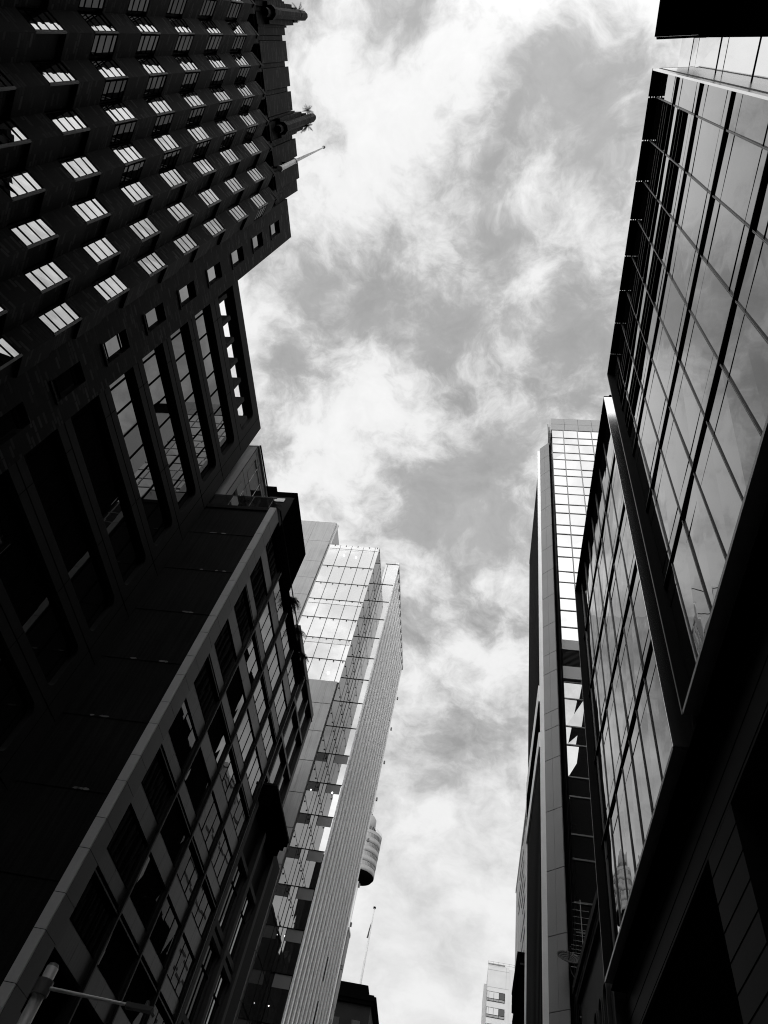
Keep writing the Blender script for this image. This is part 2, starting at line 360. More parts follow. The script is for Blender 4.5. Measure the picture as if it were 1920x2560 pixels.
for k in range(NB):
    for j in range(1, 10):
        for side in ((0, 1) if k >= 3 else (0,)):
            if k >= 9 or j > (9 if k < 3 else 8 if k < 6 else 7): continue
            if side == 1 and j > 5: continue
            key = (side, count % 4)
            if key not in base: base[key] = (bay_window(0, Z0 - FL, side))
            o = base[key]; dy = -PER * k; dz = -FL * (j - 1)
            if (k, j) == (0, 1) and not o.get('_used'): o['_used'] = 1; continue
            dup(o, bt, (0, dy, dz), (0, 0, 0) if k < 0 else (R(random.uniform(-.5, .5)), R(random.uniform(-.5, .5)), R(random.uniform(-.8, .8))))
            count += 1
for (sd, q), o in base.items():           # the four prototypes all stand at the first bay: keep one, move the rest down the shaft
    if q: o.location.z -= FL * (9 + q - 1); o['_w'] = list(wl(o) + Vector((0, 0, -FL * (9 + q - 1))))
# turrets on the parapet
def turret(y):
    t = MB()
    pts = [(-13.98 + .27 * math.cos(a), y + .27 * math.sin(a)) for a in [R(22.5 + 45 * i) for i in range(8)]]
    t.prism(pts, 44.3, 50.6); t.prism([(x * 1 + (-13.98 - x) * .28, yy + (y - yy) * .28) for x, yy in pts], 50.6, 50.95)
    t.prism([(-13.98 + .36 * math.cos(a), y + .36 * math.sin(a)) for a in [R(22.5 + 45 * i) for i in range(8)]], 43.9, 44.3)
    t.prism([(-14.05 + .22 * math.cos(a), y + .22 * math.sin(a)) for a in [R(22.5 + 45 * i) for i in range(8)]], 43.3, 43.9)
    t.box(-14.75, -14.08, y - .5, y + .5, 44.0, 48.6); t.box(-14.75, -14.02, y - .36, y + .36, 48.6, 49.4)
    t.box(XB - .5, XB + .05, y - .62, y - .52, 42.6, 47.7).box(XB - .5, XB + .05, y + .52, y + .62, 42.6, 47.7)
    t.build('turret', 'brick', bt)
for y in (-1.76, 3.69): turret(y)

def frond_plant(name, label, base_pt, n, ln, m='leaf', spread=1.0, up=.6, group=None):
    """fern or potted shrub: arching stems set with small leaflets"""
    o = thing(name, label, 'plant', base_pt, group); b = Vector(base_pt)
    lf = MB(); st = MB()
    for i in range(n):
        a = random.uniform(0, 6.283); l = ln * random.uniform(.6, 1.1); d = Vector((math.cos(a) * spread, math.sin(a) * spread, up * random.uniform(.4, 1.3))).normalized()
        pr = b.copy(); q = b.copy(); seg = 7
        for s in range(seg):
            d = (d + Vector((random.uniform(-.12, .12), random.uniform(-.12, .12), -.24))).normalized(); q = pr + d * l / seg
            st.tube(pr, q, .006, .005, 4)
            sd = d.cross(Vector((0, 0, 1))); sd = sd.normalized() if sd.length > .01 else Vector((1, 0, 0))
            w = l * .16 * (1 - abs(s - 2) / 7)
            for sg in (-1, 1):
                tip = q + sd * sg * w + d * w * .5 + Vector((0, 0, random.uniform(-.2, .2) * w))
                lf.poly(pr, pr + (q - pr) * .7 + sd * sg * .01, tip)
            pr = q
    st.build('stem', m, o); lf.build('foliage', m, o); return o
frond_plant('fern', 'small fern sprouting from the top of the brick turret beside the flagpole', (-13.95, -1.98, 49.45), 24, .6, 'leafpale', group='ferns on the brick turrets')
frond_plant('fern', 'wispy fern growing low on the far side of the upper left brick turret', (-13.95, 4.05, 49.2), 26, .6, 'leafpale', group='ferns on the brick turrets')
frond_plant('weed', 'tuft of dry weeds on the shoulder of the topmost brick turret', (-13.9, 3.2, 49.5), 30, .45, 'leaf', .6, 1.0)

# flagpole on the brick wall
fp = thing('flagpole', 'white bare flagpole fixed upright to the brick parapet', 'flagpole', (-13.72, -5.60 + .03, 42.3))
py = -.4040 * -13.72 * 1.0
fp.location = (-13.72, py, 42.0); fp['_w'] = [-13.72, py, 42.0]
MB().tube((-13.72, py, 42.0), (-13.72, py, 44.9), .14, .13, 16).tube((-13.72, py, 41.85), (-13.72, py, 42.02), .17, .17, 16).build('sleeve', 'white', fp)
MB().tube((-13.72, py, 44.9), (-13.72, py + .05, 52.0), .10, .045, 12).build('pole', 'white', fp)
MB().tube((-13.72, py, 44.8), (-13.72, py, 45.02), .165, .165, 16).build('collar', 'steel', fp)
MB().tube((-13.72, py + .05, 52.0), (-13.72, py + .05, 52.14), .1, .1, 12).build('finial', 'steel', fp)
MB().tube((-13.62, py - .1, 45.0), (-13.66, py + .02, 52.0), .008, .008, 5).build('halyard', 'rail', fp)
MB().box(-14.3, -13.7, py - .05, py + .05, 42.4, 42.5).box(-14.3, -13.7, py - .05, py + .05, 44.2, 44.3).build('bracket', 'black', fp)

# ------------------------------------------------------------------ dark concrete building with ribbon windows
XC = -14.6; YC = 18.75; ZC = 35.35; YE = 17.55
cb = thing('ribbon_building', 'dark concrete building with rounded ribbon windows and an open frame along its roof edge', 'building', (XC, 14, G))
P_ = 2.65; tops = [34.55] + [31.45 - P_ * i for i in range(13)]
hts = [2.05] + [1.86] * 13
wallm = MB(); ya = 9.75
zprev = ZC
for t, h in zip(tops, hts):
    wallm.box(XC - .62, XC, ya, YE, t, zprev); zprev = t - h
wallm.box(XC - .62, XC, ya, YE, G, zprev)
wallm.box(XC - .62, XC, YE, YC, G, ZC)
r_ = .34                                  # rounded ends of each opening
for t, h in zip(tops, hts):
    for sgn, zc_ in ((1, t), (-1, t - h)):
        prof = [(YE, zc_)] + [(YE - r_ + r_ * math.sin(a), zc_ - sgn * (r_ - r_ * math.cos(a))) for a in [R(90 * i / 8) for i in range(9)]]
        i0 = len(wallm.v); n = len(prof)
        wallm.v += [(XC - .001, y, z) for y, z in prof] + [(XC - .60, y, z) for y, z in prof]
        wallm.f.append(tuple(i0 + k for k in range(n))); wallm.f.append(tuple(i0 + n + k for k in reversed(range(n))))
        for k in range(n): k2 = (k + 1) % n; wallm.f.append((i0 + k2, i0 + k, i0 + n + k, i0 + n + k2))
wallm.build('facade', 'conc_dark', cb)
MB().box(-30, XC - .66, 9.85, YC - .01, G, 32.6).build('rear_mass', 'conc_dark', cb)
gr = MB()
zprev = ZC
for t, h, t2 in zip(tops, hts, tops[1:]):
    zm = (t - h + t2) / 2
    gr.box(XC - .02, XC + .004, ya, YC - .35, zm - .018, zm + .018)
    yv = ya + 1.2
    while yv < YE - .3: gr.box(XC - .02, XC + .005, yv, yv + .02, t2, zm if random.random() < .5 else t - h); yv += 3.9
gr.box(XC - .02, XC + .005, YE + .42, YE + .44, G, ZC)
for t, h in zip(tops[1:], hts[1:]): gr.box(XC - .02, XC + .0055, YE + .05, YC, t - h - .39, t - h - .365)
gr.build('joints', 'groove', cb)
for i, (t, h) in enumerate(zip(tops[1:10], hts[1:10])):
    wnd = MB(); wnd.box(XC - .28, XC - .21, ya, YE, t - .06, t - .003).box(XC - .28, XC - .21, ya, YE, t - h + .003, t - h + .07)
    g = MB(); y = 9.36 + .985 * 1
    ys = [ya]
    while y < YE: wnd.box(XC - .28, XC - .205, y - .03, y + .03, t - h + .07, t - .06); ys.append(y); y += .985
    ys.append(YE)
    fo = wnd.build('ribbon_window', 'bar', cb)
    for y0, y1 in zip(ys, ys[1:]):
        q = [random.uniform(-.003, .003) for _ in range(4)]
        g.poly((XC - .235 + q[0], y0, t - h + .05), (XC - .235 + q[1], y1, t - h + .05), (XC - .235 + q[2], y1, t - .04), (XC - .235 + q[3], y0, t - .04))
    g.build('pane', 'g_rib', fo)
pb = []
for k in range(8):                         # cross beams of the open roof-level frame
    y = .7178 * 14.75 + 1.155 * k - .33
    if y < YE - .2: MB().box(XC - 1.1, XC - .02, y - .10, y + .12, tops[0] - 1.95, tops[0] - .9).build('cross_beam', 'conc_dark', cb)
MB().box(XC - 1.35, XC - 1.1, ya, YE, tops[0] - 2.03, tops[0] - 1.5).build('inner_kerb', 'conc_dark', cb)
MB().tube((XC - .44, 12.05, 24.35), (XC - .425, 12.05, 24.35), .06, .06, 10).build('ceiling_lamp', 'lamp', cb)

# ------------------------------------------------------------------ office block with blank flank, pale corner fin and gridded street front
XD = -11.0; YD = 18.78; ZD = 27.05; YDE = 30.7
db = thing('grid_office', 'office block with blank dark flank wall, pale stone corner fin and gridded window front', 'building', (XD, YD, G))
flank = MB(); flank.box(-14.9, -11.345, YD, YD + .4, G, 26.75).build('flank_wall', 'party', db)
z = 24.6
seamz = []
while z > 0: MB().box(-14.9, -11.35, YD - .02, YD + .01, z + .03, z + .14).build('flank_joint', 'party', db); seamz.append(z); z -= 2.72
for z in seamz[:6]:
    for _ in range(3):
        x = random.uniform(-13.5, -11.7); w = random.uniform(.06, .2)
        n = 7; pts = [(x + w * math.cos(6.28 * i / n) * random.uniform(.6, 1.2), YD - .0215, z + .08 + .04 * math.sin(6.28 * i / n) * random.uniform(.6, 1.3)) for i in range(n)]
        MB().poly(*pts).build('patch', 'sill', db)
MB().box(-14.9, -11.345, YD - .06, YD + .42, 26.75, 27.0).build('coping', 'party', db)
fz = ZD; fm = MB(); alt = 0; zz = fz
while zz > G:
    h = (1.27, .95)[alt % 2]; fm.box(-11.34, XD - .012, YD - .05, YD + .3, max(zz - h + .02, G), zz); zz -= h; alt += 1
fm.build('corner_fin', 'fin', db)
MB().box(-11.335, XD - .02, YD - .035, YD + .29, G, ZD - .01).build('fin_core', 'groove', db)
fr_ = MB(); zz = fz; alt = 0
while zz > G:
    h = (1.27, .95)[alt % 2]; fr_.box(XD - .2, XD, YD + .02, YD + .80, max(zz - h + .015, G), zz); zz -= h; alt += 1
fr_.build('corner_return', 'fin_dark', db)  # street face of the fin; its shade is put into a darker colour
MB().box(-24, XD - .35, YD + .42, YDE, G, 26.6).build('rear_mass', 'black', db)
MB().box(XD - .34, XD - .03, YD + .3, YD + .81, G, ZD - .02).build('pier_core', 'groove', db)
bays = [19.58 + 2.775 * k for k in range(5)]
# bands measured down from the roof: kind, top, bottom
band = []; ztop = 26.32; Pm = 4.33
for c in range(6):
    o = ztop - Pm * c
    band += [('g', o, o - 1.14), ('s', o - 1.14, o - 1.97), ('g', o - 1.97, o - 3.40), ('s', o - 3.40, o - 4.02), ('b', o - 4.02, o - 4.33)]
MB().box(XD - .34, XD + .02, YD + .81, YDE, 26.32, ZD - .03).build('parapet', 'black', db)
MB().box(XD - .34, XD - .05, YDE - .12, YDE, G, 26.31).build('end_pier', 'rib', db)
bb = MB()
for kd, a, b in band:
    if kd == 'b': bb.box(XD - .34, XD - .03, YD + .82, YDE - .12, b + .06, a - .06); 
bb.build('transom_band', 'black', db)
bl = MB()
for kd, a, b in band:
    if kd == 'b': bl.box(XD - .06, XD - .005, YD + .82, YDE - .12, (a + b) / 2 - .03, (a + b) / 2 + .02)
bl.build('band_rail', 'rib', db)
for k in range(4):
    y0 = bays[k]; y1 = bays[k] + 2.775
    rb = MB().box(XD - .34, XD + .03, y1 - .12, y1 - .03, G, 26.30).box(XD - .34, XD - .03, y1 - .24, y1 - .121, G, 26.29)
    rb.build('rib', 'rib', db)
    for kd, a, b in band:
        if kd == 's':
            w = (y1 - .24 - y0) / 2
            for q in range(2): MB().box(XD - .33, XD - .07, y0 + w * q + .008, y0 + w * (q + 1) - .008, b + .01, a - .01).build('spandrel', 'spandrel', db)
            MB().box(XD - .32, XD - .06, y0, y1 - .245, a - .045, a - .012).build('spandrel_trim', 'bar', db); MB().box(XD - .32, XD - .06, y0, y1 - .245, b + .012, b + .045).build('spandrel_trim', 'bar', db)
    for kd, a, b in band[:22]:
        if kd != 'g': continue
        f = MB(); g = MB(); n = 3; w = (y1 - .24 - y0) / n
        for q in range(n):
            t = [random.uniform(-.004, .004) for _ in range(4)]; xx = XD - .10
            g.poly((xx + t[0], y0 + w * q, b), (xx + t[1], y0 + w * (q + 1), b), (xx + t[2], y0 + w * (q + 1), a), (xx + t[3], y0 + w * q, a))
            if q: f.box(XD - .13, XD - .085, y0 + w * q - .022, y0 + w * q + .022, b, a)
        f.box(XD - .13, XD - .07, y0, y1 - .245, a - .05, a - .001)
        fo = f.build('window', 'bar', db); g.build('pane', 'g_grid', fo)
MB().tube((XD + .04, YD + .3, ZD + .32), (XD + .04, 35.2, ZD + .35), .035, .035, 8).build('handrail', 'rib', db)
# set back penthouse with pale panels, roof terrace with glass balustrade, dark plant room
XP = -14.35
MB().box(-22, XP, YD + .42, 22.85, 26.6, 33.9).build('penthouse', 'conc', db)
for z0, z1 in ((28.9, 30.8), (31.75, 33.2)):
    fo = MB().box(XP - .1, XP + .012, YD + .9, 22.4, z0, z1).build('penthouse_window', 'g_side', db)
    m_ = MB()
    for y in (20.3, 21.35): m_.box(XP - .05, XP + .03, y, y + .03, z0, z1)
    m_.build('mullions', 'white', fo)
pj = MB()
for z in (28.2, 31.2, 33.45): pj.box(XP - .02, XP + .006, YD + .45, 22.8, z, z + .025)
for y in (19.2, 20.3, 21.35, 22.4): pj.box(XP - .02, XP + .008, y, y + .02, 26.6, 33.9)
pj.build('penthouse_joint', 'groove', db)
MB().box(-22.2, XP + .06, YD + .4, 22.9, 33.91, 34.02).build('penthouse_roof', 'white', db)
MB().tube((XP + .12, YD + .4, 34.0), (XP + .12, 23.4, 34.05), .05, .05, 8).build('roof_pipe', 'black', db)
br = MB()
for x in (-14.7, -13.6, -12.5, -11.45): br.tube((x, YD + .06, 27.0), (x, YD + .06, 28.05), .022, .022, 6)
br.tube((-14.8, YD + .06, 28.05), (-11.3, YD + .06, 28.05), .03, .03, 8)
br.build('balustrade', 'rail', db)
MB().box(-14.8, -11.4, YD + .05, YD + .07, 27.05, 27.98).build('balustrade_glass', 'g_side', db)
MB().box(-18, -12.66, 22.97, 27.8, 26.6, 34.95).build('plant_room', 'black', db)
MB().box(-17.9, -12.68, 22.92, 22.968, 26.65, 34.3).build('plant_room_front', 'soot', db)
MB().box(-15.2, -13.2, 22.88, 22.918, 33.75, 34.1).build('plant_room_vent', 'white', db)
MB().box(-15.6, -14.2, 22.95, 24, 34.96, 35.5).build('roof_hatch', 'black', db)
frond_plant('potted_shrub', 'bushy potted shrub behind the glass balustrade at the middle of the terrace', (-12.6, YD + .35, 27.7), 26, .6, 'leaf', 1, .9, group='potted shrubs on the terrace')
frond_plant('potted_shrub', 'potted shrub at the terrace corner next to the pale fin', (-11.5, YD + .45, 27.8), 22, .6, 'leaf', 1, .9, group='potted shrubs on the terrace')
frond_plant('trailing_plant', 'leafy plant hanging over the roof edge below the dark plant room', (-11.0, 25.0, 27.3), 70, .75, 'leaf', 1, .3, group='trailing plants along the roof edge')
frond_plant('trailing_plant', 'trailing plant on the roof edge in front of the pale concrete wall', (-10.95, 27.4, 27.4), 55, .65, 'leaf', 1, .4, group='trailing plants along the roof edge')
frond_plant('trailing_plant', 'trailing plant drooping from the roof edge nearest the dark upper storeys', (-10.95, 29.3, 27.4), 45, .6, 'leaf', 1, .4, group='trailing plants along the roof edge')

# ------------------------------------------------------------------ old cornice building with dark framed upper storeys
XE = -12.3; YE0, YE1 = 30.75, 39.4; ZE = 31.3
eb = thing('cornice_building', 'old stone building with jutting cornice and black framed upper storeys', 'building', (XE, 35, G))
MB().box(-24, XE - .4, YE0 + .2, YE1 - .3, 20.1, 31.0).build('upper_mass', 'black', eb)
ef = MB(); ef.box(XE - .4, XE, YE0, YE1, ZE - .45, ZE).box(XE - .4, XE, YE1 - .4, YE1, 20.2, ZE - .45).box(XE - .4, XE, YE0, YE0 + .4, 20.2, ZE - .45)
for k in range(1, 4): ef.box(XE - .38, XE - .05, YE0 + k * 2.15, YE0 + k * 2.15 + .18, 20.2, ZE - .45)
for z in (28.4, 25.6, 22.8): ef.box(XE - .36, XE - .03, YE0 + .4, YE1 - .4, z, z + .22)
ef.box(-16, XE - .4, YE0 - .002, YE0 + .2, 26.7, ZE)
ef.build('upper_frame', 'rib', eb)
MB().box(XE - .30, XE - .24, YE0 + .4, YE1 - .4, 20.2, ZE - .45).build('upper_glazing', 'g_side', eb)
frond_plant('potted_palm', 'dark potted palm on the ledge of the black framed storeys', (XE + .1, 33.4, 29.4), 18, .9, 'leaf', 1, .6)
# stone front below with cornice
XF = -11.35
MB().box(-24, XF, YDE + .05, YE1, G, 20.1).build('stone_front', 'soot', eb)
cn = MB()
for i, (o, z0, z1) in enumerate(((.22, 19.0, 19.4), (.42, 19.4, 19.75), (.62, 19.75, 20.0), (.78, 20.0, 20.25))): cn.box(-13, XF + o, 31.6 + .05 * i, 36.7 + .02 * i, z0, z1)
y = 31.9
while y < 36.5: cn.box(XF, XF + .58, y, y + .14, 19.4, 19.74); y += .42
cn.box(-13, XF + .80, 31.55, 31.6, 19.1, 20.3)
cn.build('cornice', 'black', eb)
MB().box(-13, XF + .83, 31.5, 36.8, 20.26, 20.38).build('cornice_lead', 'soot', eb)
for iz, z in enumerate((16.2, 12.6, 9.0)):
    for iy, y in enumerate((31.5, 34.2)):
        f = MB(); y1 = y + 1.9
        f.box(XF - .05, XF + .12, y - .22, y, z - 2.6, z + .3).box(XF - .05, XF + .12, y1, y1 + .22, z - 2.6, z + .3).box(XF - .05, XF + .2, y - .3, y1 + .3, z + .3, z + .52).box(XF - .05, XF + .16, y - .26, y1 + .26, z - 2.85, z - 2.6)
        fo = f.build('window', 'stone', eb)
        g = MB(); g.box(XF - .02, XF + .02, y, y1, z - 2.6, z + .3); g.build('pane', 'g_side', fo)
        b_ = MB()
        for q in range(1, 4): b_.box(XF, XF + .05, y + q * .475 - .03, y + q * .475 + .03, z - 2.6, z + .3)
        b_.box(XF, XF + .055, y, y1, z - .75, z - .68); b_.build('glazing_bars', 'bar', fo)
for y in (30.95, 33.72, 36.5): MB().box(XF, XF + .3, y, y + .4, G, 19.0).build('pilaster', 'stone', eb)

# ------------------------------------------------------------------ pale tower with glass front and striped side
Y1, Y2 = 43.8, 48.1; X1, XS = -12.46, -11.0
wt = thing('glass_tower', 'tall pale office tower with white glass front, concrete piers and vertically striped side', 'building', (-15, Y2, G))
# concrete wall left of the glass, in panels
lv = [61.08, 57.52, 54.06, 51.41, 48.84, 46.21, 43.5, 40.9, 38.3, 35.7, 33.1, 30.4, 27.8]
MB().box(-26, -18.06, Y1 + .08, 50.2, G, 61.0).build('core', 'conc', wt)
cp = MB()
for a, b in zip(lv, lv[1:]):
    for x0, x1 in ((-25.9, -23.0), (-22.98, -20.36), (-20.34, -18.02)): cp.box(x0, x1, Y1 - .02, Y1 + .1, b + .03, a)
cp.build('concrete_panel', 'conc', wt)
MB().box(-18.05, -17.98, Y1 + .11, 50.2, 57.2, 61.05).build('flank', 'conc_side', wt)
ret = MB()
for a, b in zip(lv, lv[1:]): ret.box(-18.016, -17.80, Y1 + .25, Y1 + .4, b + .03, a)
ret.build('reveal', 'conc_side', wt)
# first glass front
fl = [57.16, 53.62, 50.96, 48.5, 45.94, 43.35, 40.85, 38.40]
xm = [-17.80, -16.63, -15.38, -14.12, -12.87, X1]
for i, (a, b) in enumerate(zip(fl, fl[1:])):
    f = MB(); g = MB(); 
    for x in xm[1:5]: f.box(x - .014, x + .014, Y1 + .04, Y1 + .10, b, a)
    if i: f.box(xm[0], X1, Y1 + .03, Y1 + .09, a - .008, a + .008)
    fo = f.build('glazing_bars', 'bar', wt)
    for x0, x1 in zip(xm, xm[1:]):
        t = [random.uniform(-.003, .003) for _ in range(4)]; y = Y1 + .08
        g.poly((x0, y + t[0], b), (x1, y + t[1], b), (x1, y + t[2], a), (x0, y + t[3], a))
    g.build('pane', 'g_white', fo)
    for x0, x1 in zip(xm, xm[1:]): MB().box((x0 + x1) / 2 - .03, (x0 + x1) / 2 + .03, Y1 + .0, Y1 + .05, a - .22, a - .04).build('clamp', 'black', fo)
    # slab edge that shows as a pale strip behind the pane head
    MB().box(xm[0] + .05, X1 - .1, Y1 + .052, Y1 + .056, a - .62, a - .12).build('blind_strip', 'white', fo) if i in (0, 3, 5) else None
MB().box(-17.8, X1 - .1, Y1 + .4, Y2 - .02, G, 56.6).build('glass_core', 'conc', wt)
MB().box(-17.8, X1 - .06, Y1 + .07, Y2, 56.3, 56.36).build('roof_slab', 'white', wt)
# glass return at the right of the front
for i, (a, b) in enumerate(zip([57.16, 53.62, 50.96, 48.5, 45.94, 43.35, 40.85, 38.4, 35.75, 33.1, 30.5, 27.84, 25.15, 22.58, 19.96, 17.39, 14.79, 12.1, 9.4, 6.7], [53.62, 50.96, 48.5, 45.94, 43.35, 40.85, 38.4, 35.75, 33.1, 30.5, 27.84, 25.15, 22.58, 19.96, 17.39, 14.79, 12.1, 9.4, 6.7, 4])):
    f = MB(); f.box(X1 - .03, X1 + .012, Y1 + .1, Y2, a - .014, a + .014)
    ym = (Y1 + Y2) / 2; f.box(X1 - .03, X1 + .012, ym - .02, ym + .02, b, a)
    fo = f.build('return_bars', 'bar', wt)
    MB().poly((X1, Y1 + .09, b), (X1, Y2 + .3, b), (X1, Y2 + .3, a), (X1, Y1 + .09, a)).build('pane', 'g_return', fo)
    for y in (Y1 + .5, Y1 + 1.6, Y2 - .5, Y2 - 1.6) if i < 14 else (): MB().box(X1 - .02, X1 + .05, y - .035, y + .035, a - .27, a - .19).build('clamp', 'black', fo)
# second glass front, floor by floor
f2 = [59.85, 56.3, 53.53, 50.84, 48.15, 45.42, 42.71, 39.97, 37.22, 34.48, 31.73, 28.97, 26.26, 23.55, 20.82, 18.12, 15.4, 12.7, 10, 7.3, 4.6]
for i, (a, b) in enumerate(zip(f2, f2[1:])):
    f = MB(); f.box(-12.43, XS, Y2 - .06, Y2 + .02, a - .012, a + .012).box(-12.19, -12.165, Y2 - .05, Y2 + .01, b, a)
    fo = f.build('glazing_bars', 'bar', wt)
    g = MB(); t = [random.uniform(-.003, .003) for _ in range(6)]
    g.poly((-12.43, Y2 + t[0], b), (-12.18, Y2, b), (-12.18, Y2, a), (-12.43, Y2 + t[1], a)); g.poly((-12.18, Y2 + t[2], b), (XS, Y2 + t[3], b), (XS, Y2 + t[4], a), (-12.18, Y2 + t[5], a))
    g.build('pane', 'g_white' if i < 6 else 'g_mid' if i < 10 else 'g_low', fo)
    if i >= 9: MB().box(-12.15, XS - .05, Y2 - .012, Y2 - .006, a - .8, a - .03).build('slab_edge', 'column', fo)
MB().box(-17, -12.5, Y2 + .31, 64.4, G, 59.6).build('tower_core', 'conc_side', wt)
MB().box(-12.49, XS - .2, Y2 + .31, 64.4, G, 59.0).build('side_mass', 'panel', wt)
# striped side
MB().box(XS - .19, XS - .02, Y2 + .05, 64.6, G, 59.7).build('side_glazing', 'g_sidewall', wt)
y = Y2 + .03; sf = []
while y < 64.7:
    MB().box(XS - .1, XS + .08, y, y + .15, G, 59.9).build('side_fin', 'stripe', wt); y += 1.285
sj = MB()
for z in f2[1:]: sj.box(XS - .1, XS - .014, Y2 + .2, 64.6, z - .02, z + .02)
sj.build('floor_strip', 'column', wt)
MB().box(XS - .3, XS + .08, Y2 - .03, 64.8, 59.86, 60.2).build('parapet', 'white', wt)
for i, z in enumerate((55, 50.5, 46, 41.5, 37, 32.5, 29, 25.5, 21.5)): MB().box(XS + .08, XS + .24, 64.6, 64.8, z, z + .32).build('bracket', 'panel', wt)
lo = MB()
for z in (13, 16, 19, 22): 
    for y in (58.3, 59.6, 60.9, 62.2): lo.box(XS - .09, XS + .02, y + .1, y + .5, z, z + 1.7)
lo.build('side_louvre', 'black', wt)
# concrete pier below the first glass front
pl = [38.3, 35.9, 33.2, 30.5, 27.82, 25.15, 22.58, 19.96, 17.39, 14.79, 12.2, 9.6, 7, 4.4]
pp = MB()
for a, b in zip(pl, pl[1:]): pp.box(-17.6, -13.32, Y1 - .10, Y1 + .3, b + .05, a); pp.box(-13.30, X1 - .1, Y1 - .12, Y1 + .3, b + .05, a)
pp.build('concrete_pier', 'conc', wt)
MB().box(-17.6, X1 - .12, Y1 - .05, Y1 + .28, G, 38.25).build('pier_joint', 'groove', wt)
for x, z in ((-15.9, 55.4), (-14.6, 55.3), (-13.6, 39.3), (-11.6, 31.0)):
    yy = Y1 if z > 35 else Y2
    MB().tube((x, yy - .03, z), (x, yy - .02, z), .06, .06, 10).build('ceiling_lamp', 'lamp', wt)
for x, z in ((-12.0, 16.3), (-11.9, 14.4), (-11.5, 13.3), (-12.2, 20.3)):
    MB().tube((x, Y2 - .03, z), (x, Y2 - .02, z), .022, .022, 8).build('ceiling_lamp', 'lamp', wt)

# pale slab beyond the tower
ps = thing('pale_block', 'narrow pale rendered block just past the far edge of the striped tower', 'building', (-12, 68, G))
MB().box(-16, -11.02, 65.2, 66.6, G, 28.9).build('wall', 'conc_side', ps)
MB().box(-16, -10.98, 65.15, 66.65, 28.9, 29.15).build('coping', 'white', ps)
jj = MB()
for z in range(2, 28, 3): jj.box(-15, -11.015, 65.19, 66.61, z, z + .04)
jj.build('joint', 'groove', ps)

# ------------------------------------------------------------------ observation tower far behind
TX, TY = -43.3, 254.0
ot = thing('observation_tower', 'round observation turret on a mast showing from behind the striped tower', 'tower', (TX, TY, G))
def ringpart(name, prof, m, n=48): return MB().ring(TX, TY, prof, n).build(name, m, ot, True)
ringpart('shaft', [(.55, G), (.55, 131)], 'conc_side', 20)
ringpart('underside', [(.55, 129.6), (3.2, 129.9), (5.0, 130.7), (5.5, 131.5)], 'black')
zb = 131.5
rr = 5.55
for i in range(4):
    ringpart('floor_band', [(rr, zb), (rr + .05, zb), (rr + .08, zb + 2.0), (rr - .05, zb + 2.0)], 'pod')
    wn = MB().ring(TX, TY, [(rr - .05, zb + 2.0), (rr - .03, zb + 3.6)], 48).build('window_band', 'g_side', ot)
    ml = MB()
    for k in range(44):
        a = 6.2832 * k / 44; ml.tube((TX + (rr + .0) * math.cos(a), TY + (rr + .0) * math.sin(a), zb + 2), (TX + rr * math.cos(a), TY + rr * math.sin(a), zb + 3.6), .06, .06, 4)
    ml.build('mullions', 'pod', ot)
    zb += 3.6; rr += .05
ringpart('roof_deck', [(rr, zb), (rr + .1, zb + 1.2), (rr - .6, zb + 1.4), (2.9, zb + 1.5)], 'pod')
cg = MB()
for k in range(48):
    a = 6.2832 * k / 48; cg.tube((TX + rr * math.cos(a), TY + rr * math.sin(a), zb + 1.2), (TX + rr * math.cos(a), TY + rr * math.sin(a), zb + 2.5), .05, .05, 4)
cg.build('guard_rail', 'pod', ot)
ringpart('upper_drum', [(2.3, zb + 1.5), (2.3, zb + 5.0), (2.5, zb + 5.2), (2.4, zb + 8.2), (1.5, zb + 9.6), (0.3, zb + 10.6)], 'pod')
dk = MB()
for k in range(16): a = 6.2832 * k / 16; dk.tube((TX + 2.7 * math.cos(a), TY + 2.7 * math.sin(a), zb + 2.2), (TX + 2.75 * math.cos(a), TY + 2.75 * math.sin(a), zb + 4.4), .24, .24, 6)
dk.build('drum_equipment', 'rib', ot)
ringpart('mast', [(.45, zb + 10.8), (.35, zb + 17), (.12, zb + 24)], 'steel', 12)

# ------------------------------------------------------------------ classical block with flag at the end of the left side
gb = thing('heritage_block', 'black corniced block at the end of the street carrying a flagpole', 'building', (-15, 94, G))
MB().box(-40, -11.25, 92.6, 120, G, 33.2).build('wall', 'soot', gb)
c2 = MB(); c2.box(-40, -10.95, 92.2, 120.2, 33.2, 33.6).box(-40, -10.75, 92.0, 120.4, 33.6, 34.05).box(-40, -11.05, 92.3, 120.2, 34.05, 34.3)
c2.box(-40, -12.0, 92.8, 118, 34.3, 35.4); c2.build('cornice', 'black', gb)
gw = MB()
for x in range(8):
    for z in (9, 14, 19, 24, 29): gw.box(-13.2 - x * 2.4, -12.2 - x * 2.4, 92.55, 92.62, z, z + 2.6)
gw.build('window', 'g_side', gb)
f2p = thing('flagpole', 'tall thin flagpole with a limp flag on the black corniced block', 'flagpole', (-13.3, 95, 35.4))
MB().tube((-13.3, 95, 35.4), (-13.25, 95, 45.3), .15, .07, 10).build('pole', 'white', f2p)
MB().tube((-13.25, 95, 45.3), (-13.25, 95, 45.5), .17, .17, 10).build('finial', 'black', f2p)
fg = MB()
for i in range(9):
    z0, z1 = 44.1 - i * .28, 44.1 - (i + 1) * .28; w0, w1 = .05 + .035 * i, .05 + .035 * (i + 1); s0, s1 = .05 * math.sin(i), .05 * math.sin(i + 1)
    fg.hexa([(-13.22 - w1, 94.94 + s1, z1), (-13.2, 94.94, z1), (-13.2, 95.05, z1), (-13.22 - w1, 95.05 + s1, z1), (-13.22 - w0, 94.94 + s0, z0), (-13.2, 94.94, z0), (-13.2, 95.05, z0), (-13.22 - w0, 95.05 + s0, z0)])
fg.build('flag', 'fin_dark', f2p)

